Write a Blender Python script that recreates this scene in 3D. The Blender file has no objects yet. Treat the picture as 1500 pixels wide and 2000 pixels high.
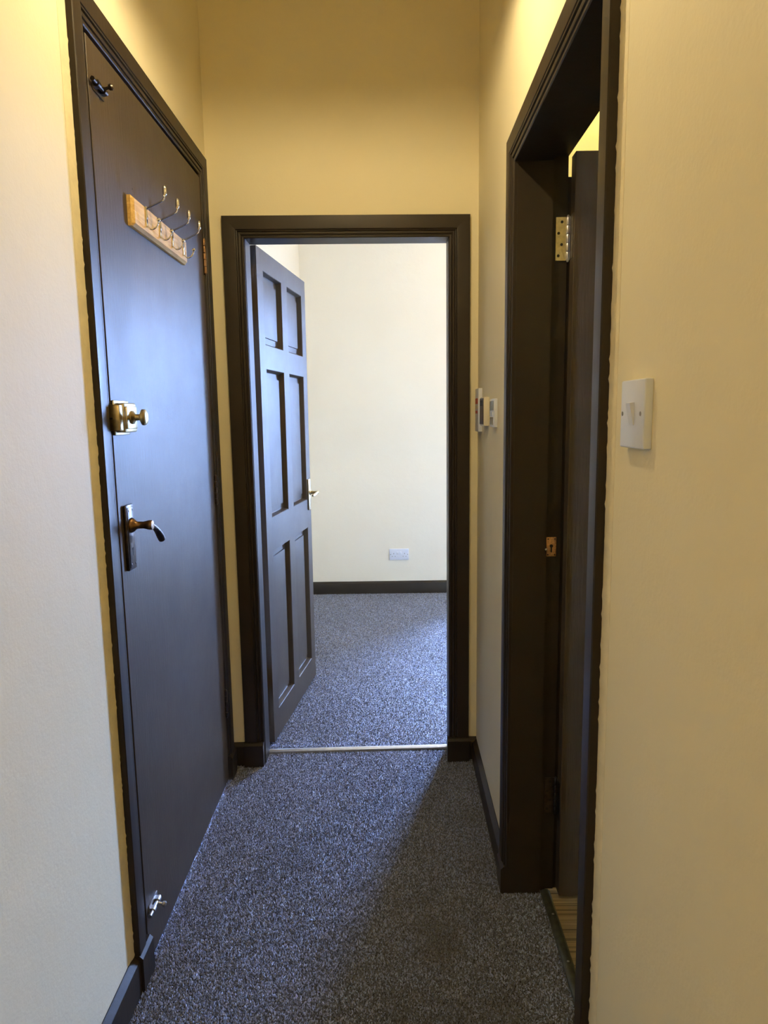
import bpy, bmesh, math, random
import numpy as np
from mathutils import Vector

random.seed(7); np.random.seed(7)
scene = bpy.context.scene
col = scene.collection
R_ = math.radians

# ------------------------------------------------------------------ camera
F_PX, PITCH, ROLL, YAW, CAM_H = 1344.9, 0.1421, 0.0144, -0.0044, 1.3728
def make_camera():
    cd = bpy.data.cameras.new('camera'); co = bpy.data.objects.new('camera', cd); col.objects.link(co)
    cd.sensor_fit = 'VERTICAL'; cd.sensor_height = 36.0; cd.lens = F_PX / 2000 * 36.0
    cd.clip_start = 0.02; cd.clip_end = 200
    cy, sy, cp, sp, cr, sr = math.cos(YAW), math.sin(YAW), math.cos(PITCH), math.sin(PITCH), math.cos(ROLL), math.sin(ROLL)
    h = Vector((cy, -sy, 0)); fw = Vector((sy, cy, 0)); up = Vector((0, 0, 1))
    u0 = fw * sp + up * cp
    ex = h * cr - u0 * sr; eu = h * sr + u0 * cr; ed = fw * cp - up * sp
    m = co.matrix_world.copy()
    for i in range(3):
        m[i][0], m[i][1], m[i][2] = ex[i], eu[i], -ed[i]
    m[0][3], m[1][3], m[2][3] = 0, 0, CAM_H
    co.matrix_world = m
    scene.camera = co
make_camera()

# ------------------------------------------------------------------ sky, exposure
SKY_COL, SKY_STR = (0.31, 0.50, 1.0), 185.0
HALL_LAMP, REAR_FILL, ROOM_LAMP, BATH_LAMP = 20.0, 15.0, 27.0, 15.0        # watts of light each lamp gives; the rear one is added fill
WARM, WARM_ROOM, WARM_BATH = (1.0, 0.79, 0.44), (1.0, 0.69, 0.29), (1.0, 0.76, 0.24)
w = bpy.data.worlds.new('overcast_sky'); scene.world = w; w.use_nodes = True
bg = w.node_tree.nodes['Background']; bg.inputs[0].default_value = (*SKY_COL, 1); bg.inputs[1].default_value = SKY_STR
vs = scene.view_settings
vs.view_transform = 'Standard'; vs.look = 'None'; vs.gamma = 1.0; vs.use_curve_mapping = False; vs.exposure = 0.2
try:
    scene.cycles.use_denoising = True
    scene.cycles.max_bounces = 10; scene.cycles.diffuse_bounces = 7; scene.cycles.glossy_bounces = 4
    scene.cycles.sample_clamp_indirect = 8.0
except Exception:
    pass
WX0, WX1, WZ0, WZ1 = 0.95, 1.70, 0.38, 2.35             # window opening in the far room's end wall
ld = bpy.data.lights.new('window_daylight', 'AREA'); ld.shape = 'RECTANGLE'; ld.size = WX1 - WX0; ld.size_y = WZ1 - WZ0
ld.cycles.is_portal = True
lo = bpy.data.objects.new('window_daylight', ld); col.objects.link(lo)
lo.location = ((WX0 + WX1) / 2, 5.83, (WZ0 + WZ1) / 2); lo.rotation_euler = (R_(-90), 0, 0)

# ------------------------------------------------------------------ main measures (metres)
XL = -0.6255                 # hall left wall
XR, BR = 0.3384, 0.0113      # hall right wall at y = 2 and how it splays
YF, AF = 2.5993, 0.0303      # hall end wall at x = 0 and how it turns
CEIL = 3.05
BASE = -0.006                # floor under the pile
def SR(v): return (v[0] + BR * (v[1] - 2), v[1], v[2])
def SF(v): return (v[0], v[1] + AF * v[0], v[2])
def ID(v): return v

# ------------------------------------------------------------------ materials
def newmat(name):
    m = bpy.data.materials.new(name); m.use_nodes = True
    nt = m.node_tree; b = nt.nodes['Principled BSDF']
    return m, nt, b
def coords(nt, scale=(1, 1, 1)):
    g = nt.nodes.new('ShaderNodeNewGeometry'); mp = nt.nodes.new('ShaderNodeMapping')
    mp.inputs['Scale'].default_value = scale
    nt.links.new(g.outputs['Position'], mp.inputs['Vector']); return mp.outputs['Vector']
def noise(nt, vec, scale, detail=3, rough=0.55):
    n = nt.nodes.new('ShaderNodeTexNoise'); n.inputs['Scale'].default_value = scale
    n.inputs['Detail'].default_value = detail; n.inputs['Roughness'].default_value = rough
    nt.links.new(vec, n.inputs['Vector']); return n.outputs['Fac']
def ramp(nt, fac, stops):
    r = nt.nodes.new('ShaderNodeValToRGB'); e = r.color_ramp.elements
    while len(e) < len(stops): e.new(0.5)
    for i, (p, c) in enumerate(stops): e[i].position = p; e[i].color = (*c, 1)
    nt.links.new(fac, r.inputs['Fac']); return r.outputs['Color']
def bump(nt, b, h, strength, dist):
    bn = nt.nodes.new('ShaderNodeBump'); bn.inputs['Strength'].default_value = strength; bn.inputs['Distance'].default_value = dist
    nt.links.new(h, bn.inputs['Height']); nt.links.new(bn.outputs['Normal'], b.inputs['Normal'])
def plain(name, c, rough=0.5, metal=0.0, spec=0.5, nscale=0, namp=0.0, bumpd=0.0, bscale=200):
    m, nt, b = newmat(name)
    b.inputs['Base Color'].default_value = (*c, 1); b.inputs['Roughness'].default_value = rough
    b.inputs['Metallic'].default_value = metal; b.inputs['Specular IOR Level'].default_value = spec
    v = coords(nt)
    if nscale:
        f = noise(nt, v, nscale, 4)
        lo_ = tuple(x * (1 - namp) for x in c); hi_ = tuple(min(1, x * (1 + namp)) for x in c)
        nt.links.new(ramp(nt, f, [(0.3, lo_), (0.7, hi_)]), b.inputs['Base Color'])
    if bumpd: bump(nt, b, noise(nt, v, bscale, 3), 0.6, bumpd)
    return m
def wall_paint(name, lo_, hi_):
    m, nt, b = newmat(name)
    v = coords(nt)
    f = noise(nt, v, 1.7, 4)
    nt.links.new(ramp(nt, f, [(0.35, lo_), (0.65, hi_)]), b.inputs['Base Color'])
    b.inputs['Roughness'].default_value = 0.62; b.inputs['Specular IOR Level'].default_value = 0.25
    a = nt.nodes.new('ShaderNodeMath'); a.operation = 'MULTIPLY_ADD'; a.inputs[1].default_value = 0.25
    nt.links.new(noise(nt, v, 160, 3), a.inputs[0]); nt.links.new(noise(nt, v, 14, 3), a.inputs[2])
    bump(nt, b, a.outputs[0], 0.35, 0.004)
    return m
def brown_paint(name, grain, rough=0.40, lo_=(0.024, 0.018, 0.013), hi_=(0.032, 0.024, 0.017)):
    m, nt, b = newmat(name)
    v = coords(nt, (1, 1, 0.06))
    v2 = coords(nt)
    f = noise(nt, v2, 6, 4)
    nt.links.new(ramp(nt, f, [(0.3, lo_), (0.7, hi_)]), b.inputs['Base Color'])
    rr = nt.nodes.new('ShaderNodeMapRange'); rr.inputs['To Min'].default_value = rough - 0.05; rr.inputs['To Max'].default_value = rough + 0.07
    nt.links.new(noise(nt, v2, 9, 3), rr.inputs['Value']); nt.links.new(rr.outputs[0], b.inputs['Roughness'])
    b.inputs['Specular IOR Level'].default_value = 0.22
    bump(nt, b, noise(nt, v, 190 if grain else 60, 4, 0.65), 0.7 if grain else 0.25, 0.0012)
    return m
def carpet_base():
    m, nt, b = newmat('carpet_backing')
    v = coords(nt)
    f = noise(nt, v, 420, 2)
    nt.links.new(ramp(nt, f, [(0.3, (0.018, 0.018, 0.020)), (0.55, (0.07, 0.07, 0.074)), (0.8, (0.20, 0.20, 0.20))]), b.inputs['Base Color'])
    b.inputs['Roughness'].default_value = 0.95; b.inputs['Specular IOR Level'].default_value = 0.1
    bump(nt, b, noise(nt, v, 300, 3), 1.0, 0.006)
    return m
def carpet_pile():
    m, nt, b = newmat('carpet_tufts')
    a = nt.nodes.new('ShaderNodeAttribute'); a.attribute_name = 'tuft'
    nt.links.new(a.outputs['Color'], b.inputs['Base Color'])
    b.inputs['Roughness'].default_value = 0.42; b.inputs['Specular IOR Level'].default_value = 1.0
    b.inputs['Sheen Weight'].default_value = 0.6; b.inputs['Sheen Roughness'].default_value = 0.5
    return m
def striped_vinyl():
    m, nt, b = newmat('striped_floor')
    v = coords(nt, (0.8, 75, 1))
    f = noise(nt, v, 1.0, 2, 0.7)
    nt.links.new(ramp(nt, f, [(0.36, (0.035, 0.026, 0.015)), (0.44, (0.20, 0.155, 0.09)), (0.56, (0.30, 0.24, 0.15)), (0.66, (0.11, 0.085, 0.05))]), b.inputs['Base Color'])
    b.inputs['Roughness'].default_value = 0.45
    return m
def pine():
    m, nt, b = newmat('varnished_pine')
    v = coords(nt, (1, 0.08, 1))
    f = noise(nt, v, 140, 3, 0.6)
    nt.links.new(ramp(nt, f, [(0.3, (0.60, 0.36, 0.11)), (0.7, (0.82, 0.58, 0.22))]), b.inputs['Base Color'])
    b.inputs['Roughness'].default_value = 0.55; b.inputs['Specular IOR Level'].default_value = 0.25
    return m
def emit(name, c, s):
    m, nt, b = newmat(name)
    b.inputs['Base Color'].default_value = (*c, 1)
    b.inputs['Emission Color'].default_value = (*c, 1); b.inputs['Emission Strength'].default_value = s
    return m
def pane_glass():
    m = bpy.data.materials.new('window_glass'); m.use_nodes = True; nt = m.node_tree; nt.nodes.clear()
    o = nt.nodes.new('ShaderNodeOutputMaterial'); mx = nt.nodes.new('ShaderNodeMixShader'); t = nt.nodes.new('ShaderNodeBsdfTransparent'); g = nt.nodes.new('ShaderNodeBsdfGlossy')
    g.inputs['Roughness'].default_value = 0.02; mx.inputs[0].default_value = 0.07
    nt.links.new(t.outputs[0], mx.inputs[1]); nt.links.new(g.outputs[0], mx.inputs[2]); nt.links.new(mx.outputs[0], o.inputs[0])
    return m
def fabric_shade():
    m = bpy.data.materials.new('yellow_fabric_shade'); m.use_nodes = True; nt = m.node_tree; nt.nodes.clear()
    o = nt.nodes.new('ShaderNodeOutputMaterial'); mx = nt.nodes.new('ShaderNodeMixShader'); t = nt.nodes.new('ShaderNodeBsdfTranslucent'); g = nt.nodes.new('ShaderNodeBsdfDiffuse')
    c = ramp(nt, noise(nt, coords(nt), 300, 2), [(0.3, (0.88, 0.70, 0.36)), (0.7, (0.92, 0.76, 0.42))])
    nt.links.new(c, t.inputs['Color']); nt.links.new(c, g.inputs['Color']); mx.inputs[0].default_value = 0.75
    nt.links.new(g.outputs[0], mx.inputs[1]); nt.links.new(t.outputs[0], mx.inputs[2]); nt.links.new(mx.outputs[0], o.inputs[0])
    return m
M = dict(
    wall=wall_paint('cream_emulsion', (0.825, 0.75, 0.525), (0.85, 0.78, 0.56)), roomwall=wall_paint('magnolia_emulsion', (0.825, 0.775, 0.66), (0.845, 0.80, 0.69)), ceil=plain('white_ceiling', (0.80, 0.78, 0.72), 0.8, nscale=3, namp=0.03),
    brown=brown_paint('dark_brown_gloss', False), door=brown_paint('dark_brown_door', True, 0.41, (0.058, 0.043, 0.029), (0.070, 0.052, 0.036)),
    base=carpet_base(), pile=carpet_pile(), vinyl=striped_vinyl(), pine=pine(),
    chrome=plain('chrome', (0.82, 0.82, 0.84), 0.12, 1.0, nscale=40, namp=0.04),
    brass=plain('worn_brass', (0.46, 0.38, 0.21), 0.34, 1.0, nscale=60, namp=0.25),
    satin=plain('satin_brass', (0.60, 0.55, 0.40), 0.30, 1.0, nscale=80, namp=0.2),
    bronze=plain('aged_bronze', (0.20, 0.115, 0.055), 0.36, 1.0, nscale=120, namp=0.3),
    darkmetal=plain('dark_bronze', (0.075, 0.06, 0.055), 0.34, 0.9, nscale=90, namp=0.3),
    steel=plain('dull_steel', (0.52, 0.52, 0.54), 0.4, 1.0, nscale=90, namp=0.15),
    copper=plain('copper_plate', (0.62, 0.36, 0.18), 0.38, 0.9, nscale=200, namp=0.3),
    bar=plain('aluminium_bar', (0.78, 0.76, 0.72), 0.35, 0.9, nscale=50, namp=0.08),
    olivebar=plain('tarnished_bar', (0.13, 0.135, 0.10), 0.38, 0.8, nscale=40, namp=0.25),
    white=plain('white_plastic', (0.70, 0.745, 0.86), 0.32, nscale=30, namp=0.02),
    ivory=plain('ivory_plastic', (0.78, 0.73, 0.60), 0.4, nscale=30, namp=0.02),
    screen=plain('grey_screen', (0.20, 0.20, 0.18), 0.25, nscale=60, namp=0.1),
    darkscreen=plain('dark_screen', (0.055, 0.04, 0.04), 0.3, nscale=60, namp=0.1),
    black=plain('black_hole', (0.008, 0.008, 0.008), 0.7, nscale=60, namp=0.1),
    red=plain('red_print', (0.50, 0.05, 0.03), 0.4, nscale=60, namp=0.1),
    greymark=plain('grey_mark', (0.24, 0.24, 0.26), 0.5, nscale=60, namp=0.1),
    shade=fabric_shade(),
    upvc=plain('white_window_frame', (0.80, 0.80, 0.80), 0.35, nscale=20, namp=0.02),
    glass=pane_glass(), caulk=plain('old_cream_paint', (0.83, 0.74, 0.50), 0.6, nscale=25, namp=0.08, bumpd=0.002, bscale=90),
    ground=plain('grey_ground', (0.16, 0.16, 0.16), 0.9, nscale=2, namp=0.2),
)

# ------------------------------------------------------------------ mesh helpers
class MB:
    def __init__(s): s.v = []; s.f = []
    def add(s, vs_, fs_):
        k = len(s.v); s.v += [tuple(a) for a in vs_]; s.f += [tuple(i + k for i in f) for f in fs_]; return s
    def box(s, x0, x1, y0, y1, z0, z1, bev=0.0, seg=2):
        if bev <= 0:
            vs_ = [(x, y, z) for x in (x0, x1) for y in (y0, y1) for z in (z0, z1)]
            return s.add(vs_, [(0, 1, 3, 2), (4, 6, 7, 5), (0, 4, 5, 1), (2, 3, 7, 6), (0, 2, 6, 4), (1, 5, 7, 3)])
        bm = bmesh.new(); bmesh.ops.create_cube(bm, size=1)
        for v in bm.verts: v.co = Vector(((x0 + x1) / 2 + v.co.x * (x1 - x0), (y0 + y1) / 2 + v.co.y * (y1 - y0), (z0 + z1) / 2 + v.co.z * (z1 - z0)))
        bmesh.ops.bevel(bm, geom=list(bm.edges), offset=bev, segments=seg, profile=0.5, affect='EDGES', clamp_overlap=True)
        bm.verts.index_update()
        s.add([v.co[:] for v in bm.verts], [[v.index for v in f.verts] for f in bm.faces]); bm.free(); return s
    def rings(s, rings, cap=True):
        n = len(rings[0]); vs_ = [p for r in rings for p in r]; fs_ = []
        for i in range(len(rings) - 1):
            for j in range(n): fs_.append((i * n + j, i * n + (j + 1) % n, (i + 1) * n + (j + 1) % n, (i + 1) * n + j))
        if cap: fs_ += [tuple(range(n))[::-1], tuple((len(rings) - 1) * n + j for j in range(n))]
        return s.add(vs_, fs_)
    def tube(s, path, rad, n=8):
        P = [Vector(p) for p in path]; rad = rad if isinstance(rad, (list, tuple)) else [rad] * len(P)
        up = Vector((0.123, 0.257, 0.958)); rs = []
        for i, p in enumerate(P):
            t = (P[min(i + 1, len(P) - 1)] - P[max(i - 1, 0)]).normalized()
            a = t.cross(up)
            if a.length < 1e-4: a = t.cross(Vector((1, 0, 0)))
            a.normalize(); b = t.cross(a)
            rs.append([(p + (a * math.cos(2 * math.pi * k / n) + b * math.sin(2 * math.pi * k / n)) * rad[i])[:] for k in range(n)])
        return s.rings(rs)
    def lathe(s, c, axis, prof, n=16):
        ax = {'x': Vector((1, 0, 0)), 'y': Vector((0, 1, 0)), 'z': Vector((0, 0, 1)), '-x': Vector((-1, 0, 0)), '-y': Vector((0, -1, 0))}.get(axis, axis)
        ax = Vector(ax).normalized(); a = ax.orthogonal().normalized(); b = ax.cross(a); c = Vector(c)
        rs = [[(c + ax * d + (a * math.cos(2 * math.pi * k / n) + b * math.sin(2 * math.pi * k / n)) * r)[:] for k in range(n)] for d, r in prof]
        return s.rings(rs)
    def ball(s, c, r, n=12):
        return s.lathe(c, 'z', [(-r * math.cos(math.pi * i / 8), max(1e-4, r * math.sin(math.pi * i / 8))) for i in range(9)], n)
    def prism(s, prof, a, b):
        return s.rings([[a(*p) for p in prof], [b(*p) for p in prof]])
def tag(o, label, cat, group=None, kind=None):
    if label: o['label'] = label
    if cat: o['category'] = cat
    if group: o['group'] = group
    if kind: o['kind'] = kind
    return o
def obj(name, mb, mat, parent=None, xf=ID, smooth=35, origin=None):
    vs_ = [xf(v) for v in mb.v]
    org = Vector(origin) if origin else Vector((0, 0, 0))
    if parent is not None: org = Vector(parent['_org'])
    me = bpy.data.meshes.new(name)
    me.from_pydata([(v[0] - org[0], v[1] - org[1], v[2] - org[2]) for v in vs_], [], mb.f)
    bm = bmesh.new(); bm.from_mesh(me); bmesh.ops.recalc_face_normals(bm, faces=bm.faces); bm.to_mesh(me); bm.free()
    me.materials.append(M[mat])
    if smooth:
        me.shade_smooth(); me.set_sharp_from_angle(angle=R_(smooth))
    o = bpy.data.objects.new(name, me); col.objects.link(o)
    o['_org'] = list(org)
    if parent is not None: o.parent = parent
    else: o.location = org
    return o
def thing(name, loc, label, cat, group=None, kind=None):
    o = bpy.data.objects.new(name, None); col.objects.link(o); o.empty_display_size = 0.05
    o.location = loc; o['_org'] = list(loc)
    return tag(o, label, cat, group, kind)
def struct(name, mb, mat, label, cat, xf=ID, smooth=0):
    return tag(obj(name, mb, mat, None, xf, smooth), label, cat, None, 'structure')

# ------------------------------------------------------------------ shell
T = 0.25
LD0, LD1, LDZ = 1.556, 2.458, 2.181      # left door: inner edges of its architrave, and its height
RD0, RD1, RDZ = 1.080, 1.815, 1.988      # right doorway
FD0, FD1, FDZ = -0.4987, 0.2376, 2.000   # end doorway
m = MB(); m.box(XL - T, XL, -1.7, LD0 - .025, BASE, CEIL); m.box(XL - T, XL, LD1 + .025, 2.58, BASE, CEIL); m.box(XL - T, XL, LD0 - .025, LD1 + .025, LDZ + .025, CEIL)
struct('wall_left', m, 'wall', 'cream painted hall wall around the plain brown door', 'wall')
m = MB(); m.box(XR, .468, -1.7, RD0 - .02, BASE, CEIL); m.box(XR, .468, RD1 + .03, 2.63, BASE, CEIL); m.box(XR, .468, RD0 - .02, RD1 + .03, RDZ + .03, CEIL)
struct('wall_right', m, 'wall', 'cream painted hall wall carrying the light switch', 'wall', SR)
m = MB(); y0, y1 = YF, YF + .136
m.box(XL - T, FD0 - .031, y0, y1, BASE, CEIL); m.box(FD1 + .028, 2.75, y0, y1, BASE, CEIL); m.box(FD0 - .031, FD1 + .028, y0, y1, FDZ + .032, CEIL)
struct('wall_end', m, 'wall', 'cream painted end wall of the hall above the open panelled door', 'wall', SF)
struct('wall_back', MB().box(XL - T, .46, -1.85, -1.7, BASE, CEIL), 'wall', 'cream wall closing the hall behind the viewer', 'wall')
YB = 5.19
m = MB(); m.box(-.87, WX0, YB, YB + .75, BASE, CEIL); m.box(WX1, 2.75, YB, YB + .75, BASE, CEIL); m.box(WX0, WX1, YB, YB + .75, BASE, WZ0); m.box(WX0, WX1, YB, YB + .75, WZ1, CEIL)
struct('wall_room_end', m, 'roomwall', 'bright cream wall at the end of the far room with the double socket', 'wall')
struct('wall_room_left', MB().box(-.87, -.613, 2.73, YB, BASE, CEIL), 'roomwall', 'cream side wall of the far room behind the open panelled door', 'wall')
struct('wall_room_right', MB().box(2.6, 2.75, 2.73, YB, BASE, CEIL), 'roomwall', 'cream far side wall of the bright end room', 'wall')
m = MB(); m.box(2.3, 2.45, .2, 2.6, BASE, CEIL); m.box(.46, 2.45, .05, .2, BASE, CEIL)
struct('wall_washroom', m, 'wall', 'yellow lit wall inside the dark side room', 'wall')
struct('ceiling', MB().box(-.9, 2.75, -1.85, 5.95, CEIL, CEIL + .1), 'ceil', 'plain white ceiling over the hall and the rooms', 'ceiling')
fl = struct('floor', MB().box(XL - T, XR + .105, -1.85, 2.690, BASE - .1, BASE), 'base', 'dark grey flecked hall carpet with worn dark patches', 'carpet')
fl2 = struct('floor_room', MB().box(-.87, 2.75, 2.690, 5.95, BASE - .1, BASE), 'base', 'grey flecked carpet of the bright room beyond the end door', 'carpet')
struct('floor_washroom', MB().box(XR + .105, 2.45, .05, 2.688, BASE - .1, -.001), 'vinyl', 'brown striped floor of the side room behind the metal threshold', 'floor')
struct('ground', MB().box(-30, 30, 6.1, 60, -1.2, -1.0), 'ground', 'grey ground outside the window', 'ground')

# window of the far room
wn = thing('window_1', (1.35, 5.83, WZ0), 'white framed sash window in a deep recess of the far room', 'window', None, 'structure')
m = MB(); a = .05
m.box(WX0, WX0 + a, 5.83, 5.89, WZ0, WZ1, .004); m.box(WX1 - a, WX1, 5.83, 5.89, WZ0, WZ1, .004)
m.box(WX0 + a, WX1 - a, 5.83, 5.89, WZ0, WZ0 + a, .004); m.box(WX0 + a, WX1 - a, 5.83, 5.89, WZ1 - a, WZ1, .004); m.box(WX0 + a, WX1 - a, 5.835, 5.885, 1.35, 1.395, .004)
obj('window_frame', m, 'upvc', wn)
for z0, z1 in ((WZ0 + a, 1.35), (1.395, WZ1 - a)): obj('pane', MB().box(WX0 + a, WX1 - a, 5.858, 5.862, z0, z1), 'glass', wn, smooth=0)
obj('window_sill', MB().box(WX0, WX1, 5.15, 5.83, WZ0, WZ0 + .025, .006), 'upvc', wn)

# ------------------------------------------------------------------ carpet pile (too fine to count)
def pile(name, parent, x0, x1, y0, y1, step, stains, seed):
    rng = np.random.default_rng(seed)
    nx, ny = int((x1 - x0) / step), int((y1 - y0) / step)
    gx, gy = np.meshgrid(np.arange(nx), np.arange(ny)); N = gx.size
    cx = x0 + (gx.ravel() + .5 + rng.uniform(-.42, .42, N)) * step
    cy = y0 + (gy.ravel() + .5 + rng.uniform(-.42, .42, N)) * step
    r = step * rng.uniform(.55, .85, N); h = rng.uniform(.0035, .0062, N); rot = rng.uniform(0, 6.283, N)
    V = np.zeros((N, 4, 3))
    for k in range(3):
        V[:, k, 0] = cx + r * np.cos(rot + 2.0944 * k); V[:, k, 1] = cy + r * np.sin(rot + 2.0944 * k); V[:, k, 2] = BASE
    V[:, 3, 0] = cx + rng.normal(0, .0018, N); V[:, 3, 1] = cy + rng.normal(0, .0018, N); V[:, 3, 2] = BASE + h
    i = np.arange(N)[:, None] * 4
    tris = np.concatenate([i + np.array([[0, 1, 3]]), i + np.array([[1, 2, 3]]), i + np.array([[2, 0, 3]])], 1).reshape(-1)
    me = bpy.data.meshes.new(name); me.vertices.add(N * 4); me.vertices.foreach_set('co', V.reshape(-1).astype(np.float32))
    nt_ = N * 3; me.loops.add(nt_ * 3); me.loops.foreach_set('vertex_index', tris.astype(np.int32))
    me.polygons.add(nt_); me.polygons.foreach_set('loop_start', np.arange(0, nt_ * 3, 3, dtype=np.int32))
    # fibre colours: mixed charcoal and pale grey yarn; worn or stained spots use darker yarn
    g = np.where(rng.uniform(0, 1, N) < .37, rng.uniform(.18, .42, N), rng.uniform(.02, .10, N))
    wob = np.sin(cx * 9 + 1.3) * np.sin(cy * 7.1 + .4) + np.sin(cx * 23 + cy * 17) * .5
    g *= 1 + .10 * wob
    for sx, sy, sr, k in stains:
        d2 = ((cx - sx) ** 2 + ((cy - sy) * .8) ** 2) / sr ** 2 * (1 + .35 * np.sin(5 * np.arctan2(cy - sy, cx - sx)))
        g *= 1 - k * np.exp(-d2)
    tint = rng.normal(0, .03, (N, 3)); c = np.ones((N, 4, 4)); c[:, :, :3] = np.clip(g[:, None] * (np.array([.66, .84, 1.55]) + tint), .005, 1)[:, None, :]
    at = me.color_attributes.new('tuft', 'FLOAT_COLOR', 'POINT'); at.data.foreach_set('color', c.reshape(-1).astype(np.float32))
    me.update(calc_edges=True); me.validate(); me.materials.append(M['pile'])
    o = bpy.data.objects.new(name, me); col.objects.link(o); o.parent = parent; o['kind'] = 'stuff'
    return o
pile('carpet_pile', fl, XL + .003, .431, .55, 2.672, .0037,
     [(.1235, 1.6178, .06, .75), (.12, 1.70, .04, .45), (.23, 1.718, .05, .45), (.259, 1.435, .06, .55), (.142, 1.402, .05, .5), (.10, 1.80, .05, .45), (.02, 1.42, .05, .45), (.30, 1.58, .05, .35), (.285, 2.2, .05, .45), (.29, 1.95, .06, .35)], 3)
pile('carpet_pile', fl2, -.60, 1.0, 2.702, YB - .004, .0050, [(-.05, 3.5, .06, .2), (.2, 3.9, .08, .15)], 4)

# ------------------------------------------------------------------ joinery: architraves, blocks, skirtings
ARCH = [(0, 0), (0, .007), (.002, .009), (.007, .0095), (.009, .0075), (.0105, .0075), (.0115, .0115), (.014, .0128), (.0185, .0130), (.020, .011), (.0215, .0108), (.0225, .0155), (.0255, .0165), (.0275, .0145), (.0285, .0172), (.031, .018), (1.0, .018), (1.0, 0)]
def profile(wd):
    return [((wd if u == 1.0 else u), h) for u, h in ARCH[:-2]] + [(wd - .002, .018), (wd, .016), (wd, 0)]
def architrave(parent, mp, s0, s1, zt, wd, xf, zb=0.0):
    p = profile(wd)
    obj('architrave', MB().prism(p, lambda u, h: mp(s0 - u, zb, h), lambda u, h: mp(s0 - u, zt + u, h)), 'brown', parent, xf, 25)
    obj('architrave', MB().prism(p, lambda u, h: mp(s1 + u, zb, h), lambda u, h: mp(s1 + u, zt + u, h)), 'brown', parent, xf, 25)
    obj('architrave', MB().prism(p, lambda u, h: mp(s0 - u, zt + u, h), lambda u, h: mp(s1 + u, zt + u, h)), 'brown', parent, xf, 25)
def block(parent, mp, s0, s1, ht, th, xf):
    # foot block: square, with a small splay on its top edge
    p = [(BASE, 0), (BASE, th), (ht - .008, th), (ht, th - .008), (ht, 0)]
    obj('plinth_block', MB().prism(p, lambda z, h: mp(s0, z, h), lambda z, h: mp(s1, z, h)), 'brown', parent, xf, 20)
def skirt(name, mp, s0, s1, ht, th, xf, label):
    p = [(BASE, 0), (BASE, th), (ht - .017, th), (ht - .012, th - .002), (ht - .002, .004), (ht, .002), (ht, 0)]
    return struct(name, MB().prism(p, lambda z, h: mp(s0, z, h), lambda z, h: mp(s1, z, h)), 'brown', label, 'baseboard', xf, 25)
mpL = lambda s, z, h: (XL + h, s, z)
mpR = lambda s, z, h: (XR - h, s, z)
mpF = lambda s, z, h: (s, YF - h, z)
mpB = lambda s, z, h: (s, YB - h, z)

# left door frame
t1 = thing('trim_1', (XL, 2.0, 0), 'dark brown moulded frame around the plain door with coat hooks', 'door frame', None, 'structure')
AW = .070
architrave(t1, mpL, LD0, LD1, LDZ, AW, ID, BASE)
block(t1, mpL, LD0 - AW - .002, LD0 + .001, .090, .025, ID); block(t1, mpL, LD1 - .001, LD1 + AW + .002, .090, .025, ID)
m = MB()
m.box(XL - .16, XL, LD0 - .025, LD0 - .001, BASE, LDZ + .025); m.box(XL - .16, XL, LD1 + .001, LD1 + .025, BASE, LDZ + .025); m.box(XL - .16, XL, LD0 - .001, LD1 + .001, LDZ + .001, LDZ + .025)
m.box(XL - .16, XL - .045, LD0 - .001, LD0 + .02, BASE, LDZ); m.box(XL - .16, XL - .045, LD1 - .02, LD1 + .001, BASE, LDZ); m.box(XL - .16, XL - .045, LD0 + .02, LD1 - .02, LDZ - .02, LDZ)
obj('door_lining', m, 'brown', t1, smooth=0)
def bead(parent, mp, s_wall, s_arch, z0, z1, xf, seed):
    # old paint and filler lapped unevenly against the frame's edge
    rnd = random.Random(seed); m = MB(); n = int((z1 - z0) / .007); rs = []
    for i in range(n + 1):
        z = z0 + (z1 - z0) * i / n; j = rnd.uniform(0, .0018) * (1 if rnd.random() < .3 else .15); k = (s_arch - s_wall)
        top = .0035 + j
        rs.append([mp(s_wall, z, -.001), mp(s_wall, z, .0004), mp(s_wall + k * .55, z, .0022), mp(s_arch - k * .02, z, top), mp(s_arch + k * .06, z, top), mp(s_arch + k * .06, z, -.001)])
    m.rings(rs); return obj('paint_bead', m, 'caulk', parent, xf, 50)
bead(t1, mpL, LD0 - AW - .030, LD0 - AW, .088, LDZ + AW + .3, ID, 1)
skirt('baseboard_left', mpL, -1.7, LD0 - AW - .002, .090, .018, ID, 'dark brown skirting board running up to the plain door frame')
skirt('baseboard_left_corner', mpL, LD1 + AW + .002, 2.58, .085, .018, ID, 'short bit of dark skirting between two door frames in the corner')
# right door frame
t2 = thing('trim_2', (XR, 1.45, 0), 'dark brown moulded frame of the doorway beside the light switch', 'door frame', None, 'structure')
architrave(t2, mpR, RD0, RD1, RDZ, .068, SR, BASE)
block(t2, mpR, RD0 - .070, RD0 + .001, .078, .024, SR); block(t2, mpR, RD1 - .001, RD1 + .070, .078, .024, SR)
m = MB()
m.box(XR, .4275, RD0 - .02, RD0 + .001, BASE, RDZ + .03); m.box(.4275, .468, RD0 - .02, RD0 - .012, BASE, RDZ + .03)
m.box(XR, .4275, RD1 - .001, RD1 + .03, BASE, RDZ + .03); m.box(.4275, .468, RD1 + .013, RD1 + .03, BASE, RDZ + .03)
m.box(XR, .4275, RD0 + .001, RD1 - .001, RDZ, RDZ + .03); m.box(.4275, .468, RD0 - .012, RD1 + .013, RDZ + .014, RDZ + .03)
obj('door_lining', m, 'brown', t2, SR, 0)
bead(t2, mpR, RD0 - .068 - .026, RD0 - .068, .08, RDZ + .068 + .3, SR, 2)
skirt('baseboard_right', mpR, RD1 + .070, 2.63, .080, .018, SR, 'dark skirting between the side doorway and the hall corner')
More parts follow.
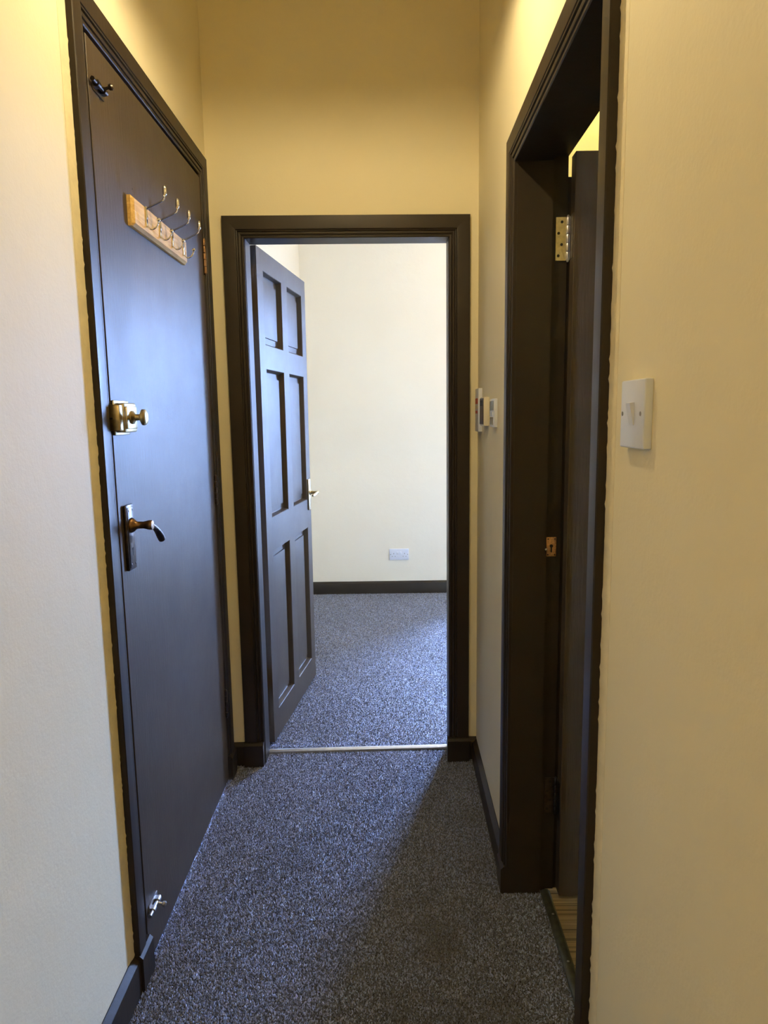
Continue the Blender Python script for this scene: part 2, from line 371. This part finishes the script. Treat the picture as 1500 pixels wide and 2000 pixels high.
skirt('baseboard_right_rear', mpR, -1.7, RD0 - .070, .080, .018, SR, 'dark skirting under the light switch wall')
YJ = RD1 + .013
for ya, yb in ((RD0 - .066, RD0 - .006), (RD1 + .017, RD1 + .080)):
    obj('inner_architrave', MB().box(.468, .482, ya, yb, BASE, 1.955, .002), 'brown', t2, SR, 0)
lp = obj('lock_plate', MB().box(.4300, .4570, YJ - .003, YJ + .001, .984, 1.037, .0008), 'copper', t2, SR)
m = MB().lathe((.4435, YJ - .0045, 1.013), 'y', [(0, .0045), (.004, .0045)], 12); m.box(.4417, .4453, YJ - .0045, YJ - .001, .996, 1.012)
obj('keyhole', m, 'black', lp, SR, 0)
for dx in (-.009, .009):
    for z in (.989, 1.032): obj('screw', MB().lathe((.4435 + dx, YJ - .0042, z), 'y', [(0, .002), (.002, .0022)], 8), 'darkmetal', lp, SR)
obj('bolt_stud', MB().lathe((.4262, RD1 - .006, 1.006), 'y', [(0, .0022), (.001, .003), (.006, .003)], 8), 'steel', t2, SR)
# end door frame
t3 = thing('trim_3', (-.13, YF, 0), 'dark brown moulded frame around the open six panelled door', 'door frame', None, 'structure')
architrave(t3, mpF, FD0, FD1, FDZ, .0755, SF, BASE)
block(t3, mpF, FD0 - .0775, FD0 - .002, .092, .034, SF); block(t3, mpF, FD1 - .010, FD1 + .0775, .090, .034, SF)
m = MB(); q = YF + .091
m.box(FD0 - .031, FD0 + .002, YF, q, BASE, FDZ + .03); m.box(FD0 - .031, FD0 - .014, q, YF + .136, BASE, FDZ + .03)
m.box(FD1 - .002, FD1 + .028, YF, q, BASE, FDZ + .03); m.box(FD1 + .012, FD1 + .028, q, YF + .136, BASE, FDZ + .03)
m.box(FD0 + .002, FD1 - .002, YF, q, FDZ + .001, FDZ + .03); m.box(FD0 - .014, FD1 + .012, q, YF + .136, FDZ + .019, FDZ + .03)
obj('door_lining', m, 'brown', t3, SF, 0)
skirt('baseboard_end_left', mpF, XL, FD0 - .0775, .087, .018, SF, 'tiny piece of dark skirting left of the end door frame')
skirt('baseboard_end_right', mpF, FD1 + .0775, .36, .086, .018, SF, 'tiny piece of dark skirting right of the end door frame')
skirt('baseboard_room_end', mpB, -.613, 2.6, .092, .016, ID, 'dark skirting board under the bright wall of the far room')
# threshold bars
m = MB().prism([(BASE, -.013), (.0025, -.013), (.0055, -.006), (.0065, 0), (.0055, .006), (.0025, .013), (BASE, .013)], lambda z, h: (FD0 + .002, 2.690 + h, z), lambda z, h: (FD1 - .002, 2.690 + h, z))
struct('trim_4', m, 'bar', 'pale metal carpet bar across the floor under the open panelled door', 'threshold', SF, 30)
tb = thing('trim_5', (.4435, 1.45, 0), 'tarnished dark metal threshold strip along the side doorway floor', 'threshold', None, 'structure')
m = MB().prism([(BASE, -.0135), (.002, -.0135), (.006, -.008), (.0075, 0), (.006, .008), (.001, .0135), (BASE, .0135)], lambda z, h: (.4435 + h, RD0 - .01, z), lambda z, h: (.4435 + h, RD1, z))
obj('threshold_bar', m, 'olivebar', tb, SR, 30)
for y in (1.18, 1.42, 1.55, 1.715): obj('screw', MB().lathe((.4435, y, .0068), 'z', [(0, .0035), (.0012, .0030), (.0016, .001)], 10), 'steel', tb, SR)

# ------------------------------------------------------------------ door 1: flush door with hardware
X1 = XL + .009                                     # its hall-side face
d1 = thing('door_1', (XL, 2.0, .003), 'closed plain dark brown door with brass latch and drooping lever handle', 'door', None, 'structure')
obj('leaf', MB().box(XL - .035, X1, LD0 + .006, LD1 - .005, .003, LDZ - .012, .0012, 1), 'door', d1, smooth=0)
def mb_hinge(x, y, z0, z1, r=.0062):
    m = MB(); n = 5; h = (z1 - z0) / n
    for k in range(n): m.lathe((x, y, z0 + k * h), 'z', [(.0006, r * .9), (.0012, r), (h - .0012, r), (h - .0006, r * .9)], 12)
    m.lathe((x, y, z0), 'z', [(-.004, .002), (-.001, r * .8), (.001, r * .8)], 12); m.lathe((x, y, z1), 'z', [(-.001, r * .8), (.001, r * .8), (.004, .002)], 12)
    return m
for z0, z1, mt in ((1.857, 1.97, 'bronze'), (1.059, 1.161, 'darkmetal'), (.25, .355, 'darkmetal')):
    obj('hinge', mb_hinge(XL + .0125, LD1 - .0025, z0, z1), mt, d1)
# rim latch
la = obj('latch_case', MB().box(X1, X1 + .026, 1.572, 1.648, 1.338, 1.405, .004), 'brass', d1)
obj('latch_rim', MB().box(X1, X1 + .006, 1.564, 1.655, 1.332, 1.411, .002), 'satin', la)
obj('latch_face', MB().box(X1 + .024, X1 + .0295, 1.578, 1.642, 1.346, 1.397, .002), 'satin', la)
m = MB(); xk = X1 + .029; m.lathe((xk, 1.607, 1.372), 'x', [(0, .0155), (.004, .0155), (.006, .012), (.009, .0075), (.019, .007), (.022, .013), (.025, .0185), (.031, .0185), (.034, .015), (.035, .006)], 20)
obj('latch_knob', m, 'brass', la)
kp = obj('latch_keep', MB().box(XL + .006, X1 + .026, LD0 - .014, LD0 + .008, 1.342, 1.401, .004), 'brass', t1)
obj('keep_slot', MB().box(X1 + .002, X1 + .010, LD0 - .0148, LD0 - .010, 1.368, 1.372), 'black', kp, smooth=0)
# lever handle on plate
hp = obj('handle_plate', MB().box(X1, X1 + .008, 1.588, 1.636, 1.012, 1.168, .0022), 'darkmetal', d1)
obj('plate_rim', MB().box(X1 + .007, X1 + .0095, 1.593, 1.631, 1.018, 1.162, .001), 'darkmetal', hp)
m = MB().lathe((X1 + .0092, 1.612, 1.062), 'x', [(0, .0042), (.0008, .0042)], 12); m.box(X1 + .0092, X1 + .010, 1.6102, 1.6138, 1.046, 1.062)
obj('keyhole', m, 'black', hp, smooth=0)
for y, z in ((1.6, 1.155), (1.624, 1.155), (1.6, 1.026), (1.624, 1.026)):
    obj('screw', MB().lathe((X1 + .0092, y, z), 'x', [(0, .0032), (.0008, .003), (.0013, .001)], 10), 'darkmetal', hp)
m = MB().lathe((X1 + .008, 1.612, 1.119), 'x', [(0, .0175), (.003, .018), (.007, .0165), (.012, .0115), (.016, .0088), (.030, .0082), (.036, .0095), (.043, .0115), (.050, .0118), (.0525, .0105), (.0535, .003)], 20)
obj('handle_neck', m, 'bronze', hp)
path = [(X1 + .044, 1.612, 1.119), (X1 + .051, 1.622, 1.117), (X1 + .0525, 1.636, 1.1125), (X1 + .0525, 1.652, 1.105), (X1 + .0525, 1.668, 1.0945), (X1 + .0525, 1.684, 1.081), (X1 + .0525, 1.694, 1.070), (X1 + .0525, 1.697, 1.066)]
m = MB().tube(path, [.0085, .008, .0065, .0068, .008, .0095, .0088, .003], 12)
obj('lever', m, 'darkmetal', hp)
# barrel bolts
def barrel_bolt(y0, y1, z, mt, up):
    b = obj('bolt_plate', MB().box(X1, X1 + .0025, y0 + .018, y1, z - .014, z + .014, .0008), mt, d1)
    m = MB(); m.tube([(X1 + .009, y0, z), (X1 + .009, y1 - .004, z)], .0048, 12); obj('bolt_rod', m, mt, b)
    for yy in (y0 + .026, y1 - .016):
        m = MB(); m.lathe((X1 + .009, yy - .007, z), 'y', [(0, .0066), (.0006, .0074), (.0134, .0074), (.014, .0066)], 14); m.box(X1 + .001, X1 + .009, yy - .007, yy + .007, z - .0074, z + .0074); obj('bolt_guide', m, mt, b)
    yk = (y0 + y1) / 2 + .012
    m = MB().lathe((X1 + .011, yk, z), (1, 0, .25 * up), [(0, .0032), (.012, .003), (.014, .006), (.020, .007), (.023, .004)], 12)
    obj('bolt_knob', m, mt, b)
barrel_bolt(1.562, 1.640, 2.080, 'darkmetal', 1)
barrel_bolt(1.562, 1.640, .134, 'steel', -1)
obj('nail_hole', MB().lathe((X1 - .0005, 1.79, 1.929), 'x', [(0, .0016), (.0009, .0016)], 8), 'black', d1, smooth=0)

# coat hook rail on the door
cr_ = thing('coat_rack', (X1, 1.97, 1.832), 'pine coat rail with four chrome double hooks on the plain door', 'coat rack')
m = MB(); c = .007
p = [(1.832, 0), (1.832, .009), (1.832 + c, .016), (1.903 - c, .016), (1.903, .009), (1.903, 0)]
RA, RB = 1.745, 2.198
rs = [[(X1 + h, y, z) for z, h in p] for y in (RA, RB)]
pin = [(1.832 + c, .009), (1.832 + c, .0155), (1.832 + c, .016), (1.903 - c, .016), (1.903 - c, .0155), (1.903 - c, .009)]
m.rings([[(X1 + min(h, .009), RA, z) for z, h in p], [(X1 + h, RA + c, z) for z, h in p], [(X1 + h, RB - c, z) for z, h in p], [(X1 + min(h, .009), RB, z) for z, h in p]])
obj('board', m, 'pine', cr_, smooth=20)
def smooth_path(P, n=4):
    out = []; P = [Vector(a) for a in P]
    for i in range(len(P) - 1):
        p0, p1, p2, p3 = P[max(i - 1, 0)], P[i], P[i + 1], P[min(i + 2, len(P) - 1)]
        for k in range(n):
            t = k / n
            out.append(0.5 * ((2 * p1) + (p2 - p0) * t + (2 * p0 - 5 * p1 + 4 * p2 - p3) * t * t + (3 * p1 - p0 - 3 * p2 + p3) * t ** 3))
    out.append(P[-1]); return out
HY = [1.832, 1.940, 2.048, 2.156]
hook0 = None
for k, y in enumerate(HY):
    if hook0 is None:
        xf_ = X1 + .016
        m = MB().box(xf_, xf_ + .003, y - .0055, y + .0055, 1.850, 1.900, .0014)
        m.tube(smooth_path([(xf_ + .001, y, 1.892), (xf_ + .006, y, 1.8955), (xf_ + .022, y, 1.903), (xf_ + .040, y, 1.911), (xf_ + .048, y, 1.918), (xf_ + .0505, y, 1.930)]), .0024, 10)
        m.tube(smooth_path([(xf_ + .001, y, 1.858), (xf_ + .004, y, 1.850), (xf_ + .012, y, 1.8445), (xf_ + .022, y, 1.8475), (xf_ + .029, y, 1.857), (xf_ + .031, y, 1.864)]), .0022, 10)
        hook0 = obj('hook', m, 'chrome', cr_)
        m = MB().lathe((xf_ + .0505, y, 1.924), 'z', [(0, .0026), (.003, .0046), (.010, .0052), (.021, .0048), (.025, .003), (.0258, .0008)], 12)
        tip = obj('hook_tip', m, 'chrome', hook0)
        m = MB().ball((xf_ + .0312, y, 1.867), .0052); ball = obj('hook_ball', m, 'chrome', hook0)
        m = MB().lathe((xf_ + .003, y, 1.8715), 'x', [(0, .0032), (.001, .0028), (.0014, .0008)], 10); scr = obj('hook_screw', m, 'steel', hook0)
    else:
        h = hook0.copy(); col.objects.link(h); h.location = (0, y - HY[0], 0)
        for c_ in (tip, ball, scr):
            d = c_.copy(); col.objects.link(d); d.parent = h

# ------------------------------------------------------------------ door 2: six panelled door, open into the far room
PV = Vector((-.5225, 2.735, 0)); ang = math.radians(7.3)
du = Vector((math.sin(ang), math.cos(ang), 0)); dn = Vector((math.cos(ang), -math.sin(ang), 0))
def LEAF(v):                                       # v = (u along the width, t through the thickness, z)
    p = PV + du * v[0] + dn * v[1]; return (p.x, p.y, v[2])
d2 = thing('door_2', (PV.x, PV.y, .008), 'dark brown six panelled door standing open into the bright room', 'door', None, 'structure')
W, ZB, ZT, TF, TB = .765, .008, 2.014, .037, .002
cols = [(.083, .343), (.430, .690)]; rows = [(.125, .813), (.952, 1.556), (1.650, 1.936)]
m = MB()
m.box(.003, cols[0][0], TB, TF, ZB, ZT); m.box(cols[1][1], W, TB, TF, ZB, ZT)
zs = [ZB] + [z for r in rows for z in r] + [ZT]
for i in range(0, 8, 2): m.box(cols[0][0], cols[1][1], TB, TF, zs[i], zs[i + 1])
for z0, z1 in rows: m.box(cols[0][1], cols[1][0], TB, TF, z0, z1)
obj('leaf_frame', m, 'door', d2, LEAF, 0)
for z0, z1 in rows:
    for u0, u1 in cols:
        m = MB(); g = []
        for ins, t in ((0, TF - .0005), (.002, TF - .002), (.006, TF - .012), (.008, TF - .022), (.011, TF - .024), (.034, TF - .0215), (.0352, TF - .0155), (.039, TF - .0150)):
            g.append([(u0 + ins, t, z0 + ins), (u1 - ins, t, z0 + ins), (u1 - ins, t, z1 - ins), (u0 + ins, t, z1 - ins)])
        g.insert(0, [(u0, TB + .008, z0), (u1, TB + .008, z0), (u1, TB + .008, z1), (u0, TB + .008, z1)])
        m.rings(g); obj('panel', m, 'door', d2, LEAF, 18)
def hinge_plate(name, mt, parent, xf, box, knuckle, holes):
    x0, x1, y0, y1, z0, z1 = box
    hpl = obj(name, MB().box(*box, .0006, 1), mt, parent, xf)
    return hpl
for z0, z1, mt in ((1.757, 1.861, 'satin'), (.235, .340, 'darkmetal')):
    ya, yb = YF + .094, YF + .134
    hg = obj('hinge', MB().box(FD0 - .0145, FD0 - .012, ya, yb, z0, z1, .0006, 1), mt, t3, SF)
    for i in range(4):
        obj('screw', MB().lathe((FD0 - .0122, ya + (.012 if i % 2 else .024), z0 + .013 + i * (z1 - z0 - .026) / 3), 'x', [(0, .0036), (.0008, .0034), (.001, .001)], 8), 'black', hg, SF, 0)
    obj('knuckle', mb_hinge(PV.x + .001, PV.y - .002, z0, z1, .005), mt, hg)
# lever furniture at the free edge
hb = obj('handle_plate', MB().box(.700, .742, TF, TF + .008, .898, 1.052, .002), 'satin', d2, LEAF)
m = MB().lathe((.721, TF + .007, .985), 'y', [(0, .013), (.004, .013), (.007, .009), (.020, .0075), (.038, .0075), (.043, .009), (.046, .006)], 14)
obj('handle_neck', m, 'brass', hb, LEAF)
m = MB().tube([(.721, TF + .044, .985), (.705, TF + .047, .985), (.675, TF + .048, .983), (.640, TF + .047, .980), (.622, TF + .045, .980)], [.008, .0075, .0065, .0075, .005], 10)
obj('lever', m, 'brass', hb, LEAF)
for z in (1.043, .907): obj('screw', MB().lathe((.721, TF + .0078, z), 'y', [(0, .003), (.001, .0028), (.0013, .001)], 8), 'steel', hb, LEAF)

# ------------------------------------------------------------------ door 3: plain door swung into the side room
d3 = thing('door_3', (.474, 1.80, .012), 'plain dark brown door swung open into the side room', 'door', None, 'structure')
obj('leaf', MB().box(.4740, .4740 + .735, RD1 - .034, RD1 + .006, .012, RDZ + .010, .001, 1), 'door', d3, SR, 0)
for z0, z1, mt in ((1.751, 1.857, 'satin'), (.238, .345, 'darkmetal')):
    hg = obj('hinge', MB().box(.4385, .4665, YJ - .0022, YJ + .0005, z0, z1, .0006, 1), mt, d3, SR)
    for i in range(4):
        obj('screw', MB().lathe((.4495 + (.0045 if i % 2 else -.0035), YJ - .003, z0 + .012 + i * (z1 - z0 - .024) / 3), 'y', [(0, .0036), (.0012, .0036)], 10), 'black', hg, SR, 0)
    obj('knuckle', mb_hinge(.4690, YJ - .005, z0, z1, .0042), 'steel' if mt == 'satin' else mt, hg, SR)
    obj('hinge_flap', MB().box(.4727, .4743, RD1 - .026, RD1 + .005, z0, z1), 'darkmetal', hg, SR, 0)

# ------------------------------------------------------------------ wall fittings
# rocker switch by the side doorway
sw = thing('light_switch', (XR, .892, 1.324), 'white single rocker light switch on the cream wall', 'light switch')
xs = XR
obj('plate', MB().box(xs - .0105, xs + .0005, .848, .936, 1.324, 1.411, .0022, 3), 'white', sw, SR)
m = MB(); za, zb_ = 1.3535, 1.3825
m.rings([[(xs - .009, .8835, za), (xs - .009, .9005, za), (xs - .009, .9005, zb_), (xs - .009, .8835, zb_)], [(xs - .0112, .8840, za), (xs - .0112, .9000, za), (xs - .0165, .9000, zb_ - .001), (xs - .0165, .8840, zb_ - .001)]])
obj('rocker', m, 'white', sw, SR, 20)
for y in (.861, .928): obj('screw', MB().lathe((xs - .0100, y, 1.368), '-x', [(0, .0030), (.0009, .0030)], 10), 'greymark', sw, SR, 0)
# double socket in the far room
so = thing('wall_socket', (.089, YB, .256), 'white double plug socket low on the bright far wall', 'socket')
obj('plate', MB().box(.0145, .1625, YB - .010, YB + .0005, .258, .345, .002, 3), 'white', so)
for xc in (.047, .130):
    m = MB(); m.box(xc - .0022, xc + .0022, YB - .0107, YB - .0098, .304, .313)
    for dx in (-.011, .011): m.box(xc + dx - .0034, xc + dx + .0034, YB - .0107, YB - .0098, .284, .2885)
    obj('pin_holes', m, 'greymark', so, smooth=0)
for xc in (.076, .101):
    obj('rocker', MB().box(xc - .008, xc + .008, YB - .0135, YB - .009, .301, .322, .0015), 'white', so)
for xc in (.0235, .1535): obj('screw', MB().lathe((xc, YB - .0098, .3015), '-y', [(0, .0034), (.0009, .0032)], 10), 'greymark', so, smooth=0)
# three controls high on the hall wall
def control(name, label, y0, y1, z0, z1, th, mat, faces):
    r = thing(name, (XR + BR * (y0 - 2), (y0 + y1) / 2, z0), label, 'wall control')
    obj('housing', MB().box(XR - th, XR + .0005, y0, y1, z0, z1, .0025, 2), mat, r, SR)
    for nm, mt, a0, a1, b0, b1, pr in faces:
        obj(nm, MB().box(XR - th - pr, XR - th + .001, a0, a1, b0, b1, min(.0008, pr * .4), 1), mt, r, SR)
    return r
control('thermostat', 'small white thermostat with grey display nearest the side doorway', 2.113, 2.203, 1.326, 1.413, .011, 'white',
        [('display', 'screen', 2.122, 2.196, 1.377, 1.406, .0012), ('button', 'white', 2.130, 2.155, 1.360, 1.372, .003), ('lower_panel', 'screen', 2.128, 2.196, 1.333, 1.357, .001)])
control('heating_control', 'ivory heating control with a dark front between two other wall controls', 2.300, 2.398, 1.327, 1.422, .018, 'ivory',
        [('dark_front', 'darkscreen', 2.303, 2.393, 1.332, 1.418, .0015), ('display', 'black', 2.315, 2.385, 1.394, 1.412, .0022)])
control('alarm_panel', 'tall white wall box with red marks close to the hall corner', 2.478, 2.572, 1.303, 1.457, .014, 'white',
        [('red_mark', 'red', 2.495, 2.560, 1.402, 1.422, .0014), ('red_mark', 'red', 2.505, 2.555, 1.368, 1.378, .0014), ('label_panel', 'ivory', 2.488, 2.565, 1.384, 1.396, .001)])

# ------------------------------------------------------------------ lamps (above the frame)
def bulb_strength(p, r, c): return p / (math.pi * 4 * math.pi * r * r)
def pendant(x, y, zb, label, power, colr, r=.024, rim=.135, drop=.006, name='pendant_lamp'):
    t = thing(name, (x, y, CEIL), label, 'lamp')
    obj('ceiling_rose', MB().lathe((x, y, CEIL), (0, 0, -1), [(0, .045), (.012, .044), (.026, .02), (.03, .004)], 20), 'white', t)
    obj('cord', MB().tube([(x, y, CEIL - .025), (x, y, zb + .13)], .003, 8), 'white', t)
    zr = zb - drop
    m = MB(); o_ = [(zr, rim), (zr + .05, rim * .93), (zr + .11, rim * .62), (zr + .145, .03), (zr + .165, .022)]
    i_ = []
    n = 32; m.rings([[(x + q_ * math.cos(2 * math.pi * k / n), y + q_ * math.sin(2 * math.pi * k / n), z) for k in range(n)] for z, q_ in o_ + i_], cap=False)
    obj('shade', m, 'shade', t)
    obj('lamp_holder', MB().lathe((x, y, zb + r), 'z', [(0, .014), (.05, .016), (.09, .014), (.115, .006)], 14), 'white', t)
    M['bulb_' + label[:8] + name] = emit('lit_bulb', colr, bulb_strength(power, r, colr))
    obj('bulb', MB().ball((x, y, zb), r, 14), 'bulb_' + label[:8] + name, t)
pendant(-.11, 1.48, 2.415, 'pendant lamp with a yellow fabric shade hanging in the hall', HALL_LAMP, WARM, r=.022)
pendant(-.15, -1.1, 2.40, 'pendant lamp with a yellow fabric shade behind the viewer', REAR_FILL, WARM, r=.03, name='rear_fill_lamp')  # unseen lamp added as fill to brighten the hall walls
def globe(x, y, z, r, label, power, colr, name):
    t = thing(name, (x, y, CEIL), label, 'lamp')
    obj('ceiling_rose', MB().lathe((x, y, CEIL), (0, 0, -1), [(0, .05), (.012, .048), (.03, .02), (.034, .004)], 20), 'white', t)
    obj('cord', MB().tube([(x, y, CEIL - .03), (x, y, z + r)], .003, 8), 'white', t)
    M['b_' + name] = emit('lit_globe', colr, bulb_strength(power, r, colr))
    obj('globe', MB().ball((x, y, z), r, 20), 'b_' + name, t)
globe(1.5, 4.2, 2.4, .10, 'round white globe lamp hanging in the bright far room', ROOM_LAMP, WARM_ROOM, 'globe_lamp')
globe(.95, 2.40, 2.72, .07, 'round yellow globe lamp hanging in the side room', BATH_LAMP, WARM_BATH, 'washroom_lamp')

for o in bpy.data.objects:
    if '_org' in o: del o['_org']
